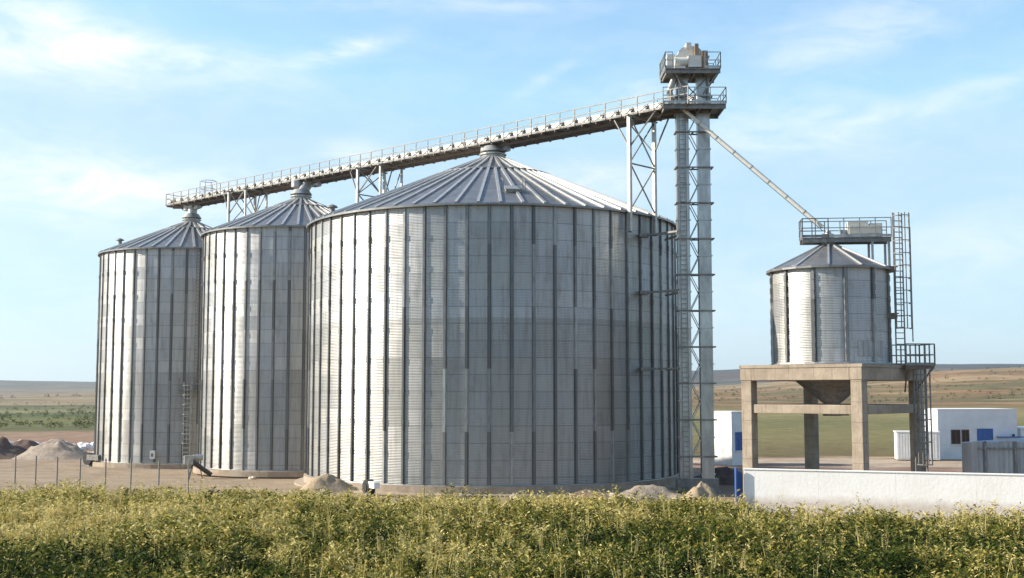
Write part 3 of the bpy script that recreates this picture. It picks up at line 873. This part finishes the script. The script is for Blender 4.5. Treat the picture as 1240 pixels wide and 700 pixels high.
def window(parent, x0, x1, z0, z1, y, frame_m, glass_m, bars=1, sill=True):
    b = MB(); f_ = .07
    b.box(x0, x1, y - .06, y, z0, z0 + f_); b.box(x0, x1, y - .06, y, z1 - f_, z1)
    b.box(x0, x0 + f_, y - .06, y, z0 + f_, z1 - f_); b.box(x1 - f_, x1, y - .06, y, z0 + f_, z1 - f_)
    for k in range(bars):
        xm = x0 + (x1 - x0) * (k + 1) / (bars + 1); b.box(xm - .03, xm + .03, y - .055, y, z0 + f_, z1 - f_)
    o = b.build('window', frame_m, parent)
    b = MB(); b.box(x0 + f_, x1 - f_, y - .02, y - .004, z0 + f_, z1 - f_); b.build('pane', glass_m, o)
    if sill:
        b = MB(); b.box(x0 - .06, x1 + .06, y - .14, y, z0 - .08, z0 - .003); b.build('sill', M['white'], o)
    return o


BZ = -.5
# main building, right
t = thing('white_building', 'white flat roofed building with two brown framed windows and one blue window', 'building', (45.6, 129.0, BZ), R(7))
b = MB(); b.box(0, 9.0, 0, 6, -.5, 5.3); b.build('wall', M['bldg'], t)
b = MB(); b.box(-.06, 9.06, -.06, 6.06, 5.303, 5.42); b.build('parapet', M['white'], t)
window(t, 1.45, 2.5, 1.65, 3.2, 0, M['brownf'], M['glass'], 1)
window(t, 2.65, 3.5, 1.65, 3.2, 0, M['brownf'], M['glass'], 1)
window(t, 4.4, 6.2, 2.0, 3.3, 0, M['blue'], M['blue'], 2)
b = MB(); b.box(8.4, 8.65, -.12, -.003, 2.4, 2.7); b.build('wall_lamp', M['black'], t)
b = MB(); b.box(6.6, 10.2, -.9, .0 - .003, 2.35, 2.45); b.box(9.9, 10.1, -.85, -.7, -.5, 2.35); b.build('canopy', M['blue'], t)
t = thing('low_outbuilding', 'low white outbuilding touching the right edge of the picture beside the white building', 'building', (55.3, 131.0, BZ), R(7))
b = MB(); b.box(0, 8, 0, 5, -.5, 3.2); b.build('wall', M['white'], t)
b = MB(); b.box(-.1, 8.1, -.1, 5.1, 3.203, 3.35); b.build('roof', M['white'], t)
# container cabin
t = thing('site_cabin', 'small bright white cabin standing behind the lower ladder', 'cabin', (40.5, 127.0, BZ), R(-12))
b = MB(); b.box(0, 4.3, 0, 2.4, .15, 3.0)
for k in range(14): b.box(.1 + k * .29, .24 + k * .29, -.035, -.003, .3, 2.85)
b.build('shell', M['white'], t)
b = MB(); b.box(-.08, 4.38, -.08, 2.48, 3.003, 3.1); b.build('roof', M['white'], t)
b = MB()
for x in (.1, 3.9):
    for y in (.1, 2.0): b.box(x, x + .3, y, y + .3, -.3, .147)
b.build('foot', M['conc'], t)
# left white building behind the frame
t = thing('white_shed', 'narrow white building with blue window between the elevator and the concrete frame', 'building', (21.5, 118.0, BZ), R(36))
b = MB(); b.box(0, 2.7, 0, 3.5, -.5, 5.2); b.build('wall', M['white'], t)
b = MB(); b.box(-.06, 2.76, -.06, 3.56, 5.203, 5.32); b.build('parapet', M['white'], t)
window(t, .5, 1.5, 1.5, 3.3, 0, M['blue'], M['blue'], 1)
t = thing('metal_enclosure', 'grey weathered sheet metal tank enclosure behind the white wall at the right', 'enclosure', (28.1, 74.5, 0), R(-4))
b = MB(); n = 60; pts = []
for k in range(n + 1):
    s_ = k / n * 9.0
    x = s_; y = 0.0
    if s_ < .8: x = .8 - math.sqrt(max(0, .64 - (.8 - s_) ** 2)) * 0 - (.8 - s_); y = .8 - math.sqrt(max(0, .64 - (.8 - s_) ** 2))
    y += (.04 if k % 2 else -.04); pts.append((x, y))
zt_ = [3.55 + .12 * sstep(0, 1.2, x) + .05 * math.sin(x * 3.1) for x, y in pts]
vs = [(x, y, -.3) for x, y in pts] + [(x, y, z) for (x, y), z in zip(pts, zt_)] + [(x, y + .05, z) for (x, y), z in zip(pts, zt_)] + [(x, y + .05, -.3) for x, y in pts]
m_ = n + 1
b.add(vs, [(k, k + 1, m_ + k + 1, m_ + k) for k in range(n)] + [(m_ + k, m_ + k + 1, 2 * m_ + k + 1, 2 * m_ + k) for k in range(n)] + [(2 * m_ + k, 2 * m_ + k + 1, 3 * m_ + k + 1, 3 * m_ + k) for k in range(n)])
b.build('sheet', M['sheet'], t)
b = MB()
for x in (1.0, 2.8, 4.6, 6.4): b.box(x, x + .12, -.16, -.06, -.3, 3.7)
b.box(.6, 9, -.13, -.07, 3.2, 3.3)
b.build('stiffening_frame', M['galvd'], t)
b = MB(); b.lathe([(3.6, .0), (3.6, 3.4), (.02, 3.75)], 40, False, cx=4.6, cy=4.0); b.build('tank', M['sheet'], t)


# ------------------------------------------------------------------ heaps, rubble, small machinery, fence
def heap(name, label, cat, x, y, rx, ry, h, mat, seed, rz=0, group=None, rough=.35, gz=None):
    b = MB(); nr, na = 14, 40; vs = [(0, 0, h * (1 + .0) + rough * .5 * h * mnoise.noise(Vector((0, 0, seed))))]; 
    for i in range(1, nr + 1):
        q = i / nr
        for k in range(na):
            t_ = 2 * math.pi * k / na
            e_ = 1 + .22 * mnoise.noise(Vector((math.cos(t_) * 1.3, math.sin(t_) * 1.3, seed)))
            px_, py_ = rx * q * e_ * math.cos(t_), ry * q * e_ * math.sin(t_)
            zz = h * (1 - q ** 1.45) ** 1.35 * (1 + min(1, q * 3) * rough * mnoise.fractal(Vector((px_ * 1.1, py_ * 1.1, seed * 3.1)), 1, 2, 4)) + rough * .5 * h * (1 - q * q) * mnoise.noise(Vector((px_ * .5, py_ * .5, seed)))
            vs.append((px_, py_, zz - .12 * q))
    fs = [(0, 1 + k, 1 + (k + 1) % na) for k in range(na)]
    for i in range(nr - 1):
        for k in range(na):
            k2 = (k + 1) % na; fs.append((1 + i * na + k, 1 + (i + 1) * na + k, 1 + (i + 1) * na + k2, 1 + i * na + k2))
    b.add(vs, fs, True); o = b.build(name, mat, None, (x, y, gh(x, y) if gz is None else gz), rz)
    return tag(o, label, cat, group)


heap('soil_heap', 'conical grey brown gravel heap behind the wire fence at the left', 'heap', -49.3, 131, 5.2, 3.5, 2.1, M['gravel'], 1.0)
heap('soil_heap', 'low dark soil heap at the left edge of the picture', 'heap', -58.0, 132, 6.8, 4.0, 2.2, M['darksoil'], 2.0)
heap('soil_heap', 'dark soil heap left of the grey brown gravel heap', 'heap', -54.2, 134, 5.5, 3.0, 1.9, M['darksoil'], 3.3)
heap('rubble_heap', 'wide grey gravel heap in front of the largest silo beside the elevator foot', 'heap', 8.6, 75.0, 3.6, 1.9, .95, M['gravel'], 4.0)
heap('rubble_heap', 'low earth heap at the foot of the largest silo, left of the grey gravel heap', 'heap', 4.8, 76.4, 2.3, 1.2, .55, M['soil'], 5.0)
heap('rubble_heap', 'pale rubble heap beside the blue gate', 'heap', 10.6, 67.8, 1.9, 1.3, 1.75, M['tan'], 6.0, rough=.5)
heap('soil_heap', 'dark reddish soil heap behind the pale rubble by the elevator', 'heap', 16.0, 90.0, 3.6, 2.0, 1.3, M['darksoil'], 7.0)
heap('tarp_heap', 'low heap under a green tarpaulin inside the concrete frame', 'heap', 17.6, 82.0, 2.1, 1.4, 1.25, M['greenheap'], 8.0, rough=.2)
heap('soil_heap', 'pale earth bank at the left foot of the largest silo', 'heap', -12.4, 81.8, 2.6, 1.3, 1.2, M['tan'], 9.0, rough=.4)


def rock(name, label, x, y, s_, seed, mat, group=None, sq=(1, 1, .7)):
    b = MB(); nu, nv = 10, 7; vs = []
    for j in range(nv + 1):
        ph = math.pi * j / nv
        for k in range(nu):
            th = 2 * math.pi * k / nu; d = Vector((math.sin(ph) * math.cos(th), math.sin(ph) * math.sin(th), math.cos(ph)))
            q = s_ * (1 + .45 * mnoise.noise(d * 1.4 + Vector((seed, seed, 0)))); vs.append((d.x * q * sq[0], d.y * q * sq[1], d.z * q * sq[2]))
    fs = []
    for j in range(nv):
        for k in range(nu): k2 = (k + 1) % nu; fs.append((j * nu + k, (j + 1) * nu + k, (j + 1) * nu + k2, j * nu + k2))
    b.add(vs, fs); o = b.build(name, mat, None, (x, y, gh(x, y) + s_ * .35 * sq[2])); return tag(o, label, 'boulder', group)


i = 0
for x in np.arange(-70, -50.5, 1.35):
    rock('boulder', 'white boulder in the row edging the dark soil at the far left', x + random.uniform(-.3, .3), 152 + random.uniform(-1, 1), random.uniform(.7, 1.0), i * 1.7, M['white'], 'white boulders in a row at the far left', (1.2, .9, .8)); i += 1
rock('boulder', 'large white boulder close to the left side of the leftmost silo', -46.6, 139.5, 1.35, 50.2, M['white'])
rock('boulder', 'smaller white boulder in front of the large one beside the leftmost silo', -46.2, 132.5, .8, 60.2, M['rock'])
for x, y, s_ in ((-9.2, 76.9, .28), (-3.2, 77.0, .30), (-1.6, 76.8, .2), (.2, 76.6, .33), (2.4, 76.4, .25), (6.4, 76.2, .4), (6.9, 75.0, .3), (9.8, 73.2, .35), (10.4, 71.0, .4), (-21, 97.9, .3), (-12.4, 79, .4), (4.0, 76.6, .28)):
    rock('boulder', 'pale stone lying in the dirt at the foot of the silos', x, y, s_, x, M['rock'], 'pale stones at the foot of the silos')
for x, y, s_ in ((10.2, 66.7, .4), (11.6, 66.8, .38), (9.3, 66.6, .3), (11.9, 67.7, .45)):
    rock('boulder', 'pale block on the rubble heap beside the blue gate', x, y, s_, y, M['rock'], 'pale blocks on the rubble heap')

# wire fence on the left
t = thing('wire_fence', 'thin wire fence on dark posts in front of the leftmost silo', 'fence', (0, 0, 0))
fx = [(15, 578), (40, 579), (66, 580), (94, 581), (125, 583), (156, 585), (190, 586), (226, 588)]
pts = []
for i, (px, py) in enumerate([(-40, 576), (-12, 577)] + fx):
    Yd = 92.0 - i * 1.3
    p = math.atan(125 / FPX); u = (px - 620) / FPX; X = u * Yd * .985
    pts.append((X, Yd))
pp = MB(); pp.tube((0, 0, -.2), (0, 0, 2.1), .055, 6)
p0 = None
for (x, y) in pts:
    if p0 is None: p0 = pp.build('post', M['galvd'], t, (x, y, gh(x, y)))
    else: copy_part(p0, t, 0, (x, y, gh(x, y)))
b = MB()
for (a0, a1) in zip(pts[:-1], pts[1:]):
    for h_ in (.5, 1.0, 1.5, 1.95): b.bar((a0[0], a0[1], gh(*a0) + h_), (a1[0], a1[1], gh(*a1) + h_), .012)
b.build('wire', M['galvd'], t)

# discharge machine between left and middle silos
t = thing('discharge_auger', 'dark motorised discharge auger between the leftmost and the middle silo', 'machine', (-25.6, 99.2, gh(-25.6, 99.2)), R(20))
b = MB(); b.tube((.9, 0, .3), (-.9, 0, 1.6), .2, 10); b.build('tube', M['black'], t)
b = MB(); b.box(-1.3, -.6, -.4, .4, 1.2, 1.9); b.tube((-.6, 0, 1.75), (.2, 0, 1.75), .24, 10); b.build('motor', M['galv'], t)
b = MB()
for q in ((-.9, -.4), (-.9, .4), (.2, 0)): b.bar((q[0], q[1], 0), (-.6 if q[0] < 0 else 0, 0, 1.2 if q[0] < 0 else .9), .07)
b.build('stand', M['black'], t)
t = thing('aeration_fan', 'black and white aeration fan at the foot of the largest silo', 'fan', (-9.3, 78.6, 0), R(-60))
b = MB(); b.tube((0, -.25, .55), (0, .25, .55), .5, 20); b.tube((0, -.3, .55), (0, -.26, .55), .3, 16); b.build('housing', M['black'], t)
b = MB(); b.box(-.2, 1.3, -.2, .2, .55, .95); b.build('duct', M['white'], t)
b = MB(); b.box(-.4, .4, -.3, .3, 0, .1); b.build('foot', M['galvd'], t)
t = thing('aeration_fan', 'black aeration fan at the left foot of the leftmost silo', 'fan', (-41.2, 117.6, -.45), R(-30))
b = MB(); b.tube((0, -.25, .7), (0, .25, .7), .6, 20); b.build('housing', M['black'], t)
b = MB(); b.box(0, 1.6, -.3, .3, .6, 1.1); b.build('duct', M['galvd'], t)
b = MB(); b.box(-.5, .5, -.4, .4, 0, .12); b.build('foot', M['galvd'], t)
t = thing('valve_box', 'small white control box on the foot of the leftmost silo', 'box', (-33.6, 112.85, .5), 0)
b = MB(); b.box(-.22, .22, -.15, .12, 0, .75); b.build('case', M['white'], t)
b = MB(); b.box(-.1, .1, -.17, -.152, .2, .5); b.build('cover', M['galvd'], t)


# ------------------------------------------------------------------ vegetation (leaf-sized faces)
def leaf_mat(name, stops, trans=.35):
    m = bpy.data.materials.new(name); m.use_nodes = True; t = NT(m.node_tree)
    out = t.n('ShaderNodeOutputMaterial'); at = t.n('ShaderNodeAttribute', attribute_name='kind_value')
    c = t.ramp(at.outputs['Fac'], stops)
    d = t.n('ShaderNodeBsdfPrincipled'); t.set(d.inputs['Base Color'], c); d.inputs['Roughness'].default_value = .6; d.inputs['Specular IOR Level'].default_value = .1
    tr = t.n('ShaderNodeBsdfTranslucent'); t.set(tr.inputs[0], c)
    mx = t.n('ShaderNodeMixShader', i_0=trans); t.set(mx.inputs[1], d.outputs[0]); t.set(mx.inputs[2], tr.outputs[0])
    t.set(out.inputs[0], mx.outputs[0]); return m


M['leaf'] = leaf_mat('field_leaves', [(0, (.012, .022, .006)), (.22, (.036, .062, .011)), (.45, (.09, .115, .018)), (.65, (.215, .20, .04)), (.84, (.43, .35, .08)), (1, (.64, .54, .23))], .3)  # darkest greens also stand in for shaded gaps between plants
M['scrub'] = leaf_mat('scrub_leaves', [(0, (.05, .06, .022)), (.5, (.11, .12, .04)), (1, (.2, .19, .08))], .2)


def vnoise(x, y, s_, seed):
    """cheap smooth value noise on arrays"""
    x = x * s_ + seed * 17.3; y = y * s_ + seed * 9.1
    xi = np.floor(x).astype(np.int64); yi = np.floor(y).astype(np.int64); fx_ = x - xi; fy_ = y - yi
    fx_ = fx_ * fx_ * (3 - 2 * fx_); fy_ = fy_ * fy_ * (3 - 2 * fy_)
    def h(a, b): 
        n_ = (a * 374761393 + b * 668265263 + int(seed * 1013)) & 0xffffffff; n_ = ((n_ ^ (n_ >> 13)) * 1274126177) & 0xffffffff
        return ((n_ ^ (n_ >> 16)) & 0xffff) / 65535.0
    return (h(xi, yi) * (1 - fx_) + h(xi + 1, yi) * fx_) * (1 - fy_) + (h(xi, yi + 1) * (1 - fx_) + h(xi + 1, yi + 1) * fx_) * fy_


def leaves_object(name, base, tip, width, val, mat, droop=.25):
    """each leaf: two quads, base -> mid -> tip, folded; base/tip arrays (n,3)"""
    n_ = len(base); d = tip - base; L = np.linalg.norm(d, axis=1, keepdims=True) + 1e-6; dn = d / L
    rv = RNG.normal(size=(n_, 3)); sd_ = np.cross(dn, rv); sd_ /= np.linalg.norm(sd_, axis=1, keepdims=True) + 1e-6
    wv_ = sd_ * (width[:, None] if hasattr(width, '__len__') else width) * .5
    mid = base + d * .45; mid[:, 2] += L[:, 0] * droop * .5
    V = np.stack([base, mid - wv_, mid + wv_, tip], axis=1).reshape(-1, 3)
    me = bpy.data.meshes.new(name)
    me.vertices.add(4 * n_); me.vertices.foreach_set('co', V.astype(np.float32).ravel())
    idx = (np.arange(n_)[:, None] * 4 + np.array([0, 1, 3, 2])[None]).ravel()
    me.loops.add(4 * n_); me.loops.foreach_set('vertex_index', idx.astype(np.int32))
    me.polygons.add(n_); me.polygons.foreach_set('loop_start', (np.arange(n_) * 4).astype(np.int32)); me.polygons.foreach_set('loop_total', np.full(n_, 4, np.int32))
    me.update(calc_edges=True)
    at = me.attributes.new('kind_value', 'FLOAT', 'POINT'); at.data.foreach_set('value', np.repeat(np.clip(val, 0, 1), 4).astype(np.float32))
    me.materials.append(mat); o = bpy.data.objects.new(name, me); col.objects.link(o)
    return o


def field_end(x):
    return np.interp(x, [-40, -20, -6, 6, 11, 12.5, 33], [69, 68, 65.5, 64.5, 60.5, 58.5, 53])


def plants(n_, y0, y1, xs, stems, leaves, hfun, vfun, lsize, clip=None, yend=None, lean=.25):
    Y = np.sqrt(RNG.uniform(y0 ** 2, y1 ** 2, n_)); X = RNG.uniform(-1, 1, n_) * (xs * Y + 1.5)
    if clip is not None: k = clip(X, Y); X, Y = X[k], Y[k]
    n_ = len(X); G = 5.0 * (1 - np.array([sstep(2, 23, y) for y in Y]))
    H = hfun(X, Y)
    bs, ts, ws, vs = [], [], [], []
    for s_ in range(stems):
        la = RNG.uniform(0, 2 * np.pi, n_); lr = RNG.uniform(0, lean, n_)
        hs = H * RNG.uniform(.65, 1.05, n_)
        tx = X + np.cos(la) * lr * hs; ty = Y + np.sin(la) * lr * hs
        vb = vfun(X, Y) + RNG.normal(0, .15, n_)
        bs.append(np.stack([X, Y, G], 1)); ts.append(np.stack([tx, ty, G + hs], 1)); ws.append(np.full(n_, .03)); vs.append(vb + .1)
        for l in range(leaves):
            q = RNG.uniform(.25, 1.05, n_); a_ = RNG.uniform(0, 2 * np.pi, n_); ll = lsize * RNG.uniform(.5, 1.3, n_)
            bx = X + (tx - X) * q; by = Y + (ty - Y) * q; bz = G + hs * q
            rise = RNG.uniform(-.5, 1.1, n_)
            bs.append(np.stack([bx, by, bz], 1)); ts.append(np.stack([bx + np.cos(a_) * ll * .8, by + np.sin(a_) * ll * .8, bz + rise * ll * .7], 1))
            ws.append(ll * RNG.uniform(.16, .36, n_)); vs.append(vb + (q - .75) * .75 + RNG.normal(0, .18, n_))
    return np.concatenate(bs), np.concatenate(ts), np.concatenate(ws), np.concatenate(vs)


def hf(X, Y): return .40 + .85 * vnoise(X, Y, .33, 3) + .85 * vnoise(X, Y, 1.3, 8)
def vf(X, Y):
    v = .36 + .75 * (vnoise(X, Y, .28, 2) - .42) + .6 * (vnoise(X, Y, 1.1, 5) - .5)
    v += -.20 + .48 * np.clip((Y - 36) / 20, 0, 1)                      # riper growth towards the yard; near plants darkened for shade between them
    v += .14 * np.clip(-X / 20, -.5, 1) * np.clip((Y - 36) / 20, 0, 1)
    return v
keep = lambda X, Y: Y < field_end(X)
parts = [plants(7300, 25, 42, .54, 5, 20, hf, vf, .20, keep), plants(10800, 42, 73, .54, 4, 14, hf, vf, .24, keep)]
# pale dry stalks
hd = lambda X, Y: 1.15 + .9 * RNG.random(len(X)); vd = lambda X, Y: .78 + .2 * RNG.random(len(X))
parts.append(plants(2600, 27, 73, .47, 5, 12, hd, vd, .12, lambda X, Y: (Y < field_end(X)) & (vnoise(X, Y, .35, 12) > .45)))
# pale feathery plants close to the white wall
parts.append(plants(6500, 50, 66, .47, 3, 12, lambda X, Y: .5 + 1.0 * vnoise(X, Y, .9, 4) * (vnoise(X, Y, .35, 14) > .35), lambda X, Y: .62 + .3 * RNG.random(len(X)), .14,
                    lambda X, Y: (Y < field_end(X)) & (Y > field_end(X) - 2.0) & (Y < field_end(X) + 4.5) & (X > 12.0), lean=.35))
# grass by the yard edge left
parts.append(plants(2600, 66, 76, .47, 3, 7, lambda X, Y: .25 + .4 * RNG.random(len(X)), lambda X, Y: .75 + .25 * RNG.random(len(X)), .16, lambda X, Y: (Y > field_end(X) - 2) & (Y < field_end(X) + 1.2) & (X < 11)))
parts.append(plants(90, 28, 70, .47, 5, 26, lambda X, Y: 1.5 + .7 * RNG.random(len(X)), lambda X, Y: .7 + .2 * RNG.random(len(X)), .16, keep, lean=.4))
parts.append(plants(9000, 60, 72, .2, 4, 5, lambda X, Y: .5 + .6 * RNG.random(len(X)), lambda X, Y: .85 + .15 * RNG.random(len(X)), .16, lambda X, Y: ((X - 10.4) ** 2 / 5 + (Y - 66.3) ** 2 / 4 < .6), lean=.5))
parts.append(plants(5000, 64, 84, .3, 3, 4, lambda X, Y: .12 + .3 * RNG.random(len(X)), lambda X, Y: .65 + .3 * RNG.random(len(X)), .14, lambda X, Y: (vnoise(X, Y, .6, 21) > .62) & (Y > field_end(X)) & (X < 12) & (np.hypot(X + 1.49, Y - 92.65) > 15.0), lean=.5))
arr = [np.concatenate([p[i] for p in parts]) for i in range(4)]
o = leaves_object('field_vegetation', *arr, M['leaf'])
tag(o, 'dense tall yellow green weeds covering the foreground', 'vegetation', kind='stuff')

# scrub on the plain behind
def scrub(n_, y0, y1, xlo, xhi, h0, h1, size):
    Y = np.exp(RNG.uniform(math.log(y0), math.log(y1), n_)); X = Y * RNG.uniform(xlo, xhi, n_)
    k = vnoise(np.log(Y) * 40, X / Y * 14, 1.0, 6) + .3 * RNG.random(n_) > .62; X, Y = X[k], Y[k]; n_ = len(X)
    bs, ts, ws, vs = [], [], [], []
    G = np.array([gh(x, y) for x, y in zip(X, Y)]); H = RNG.uniform(h0, h1, n_); vb = RNG.uniform(.0, .8, n_)
    for l in range(26):
        a_ = RNG.uniform(0, 2 * np.pi, n_); r_ = H * RNG.uniform(0, 1.0, n_); z_ = G + H * RNG.uniform(0, 1, n_) * np.sqrt(np.clip(1 - (r_ / H) ** 2, 0, 1))
        bx = X + np.cos(a_) * r_; by = Y + np.sin(a_) * r_; ll = size * H * RNG.uniform(.6, 1.3, n_); a2 = RNG.uniform(0, 2 * np.pi, n_)
        bs.append(np.stack([bx, by, z_], 1)); ts.append(np.stack([bx + np.cos(a2) * ll, by + np.sin(a2) * ll, z_ + ll * RNG.uniform(-.2, .9, n_)], 1))
        ws.append(ll * .6); vs.append(vb + RNG.normal(0, .12, n_))
    return np.concatenate(bs), np.concatenate(ts), np.concatenate(ws), np.concatenate(vs)
pr = [scrub(800, 240, 420, -.50, -.20, .3, .9, .45), scrub(300, 420, 900, -.50, -.20, .4, 1.0, .45), scrub(700, 700, 1500, .1, .50, .8, 2.2, .45), scrub(120, 900, 1400, -.5, -.2, 1.5, 3.5, .45)]
arr = [np.concatenate([p[i] for p in pr]) for i in range(4)]
o = leaves_object('scrub_vegetation', *arr, M['scrub'])
tag(o, 'low dark green scrub dotted over the plain behind the silos', 'scrub', kind='stuff')

# ------------------------------------------------------------------ air
b = MB(); b.box(-9800, 9800, -9800, 9800, -60, 260)
hz = b.build('haze', bpy.data.materials.new('haze')); hm = hz.data.materials[0]; hm.use_nodes = True; t = NT(hm.node_tree)
pv = t.n('ShaderNodeVolumePrincipled', i_Density=.00007); pv.inputs['Color'].default_value = (.80, .88, .96, 1); pv.inputs['Anisotropy'].default_value = .3
ou = t.n('ShaderNodeOutputMaterial'); t.t.links.new(pv.outputs[0], ou.inputs['Volume'])
tag(hz, kind='stuff')
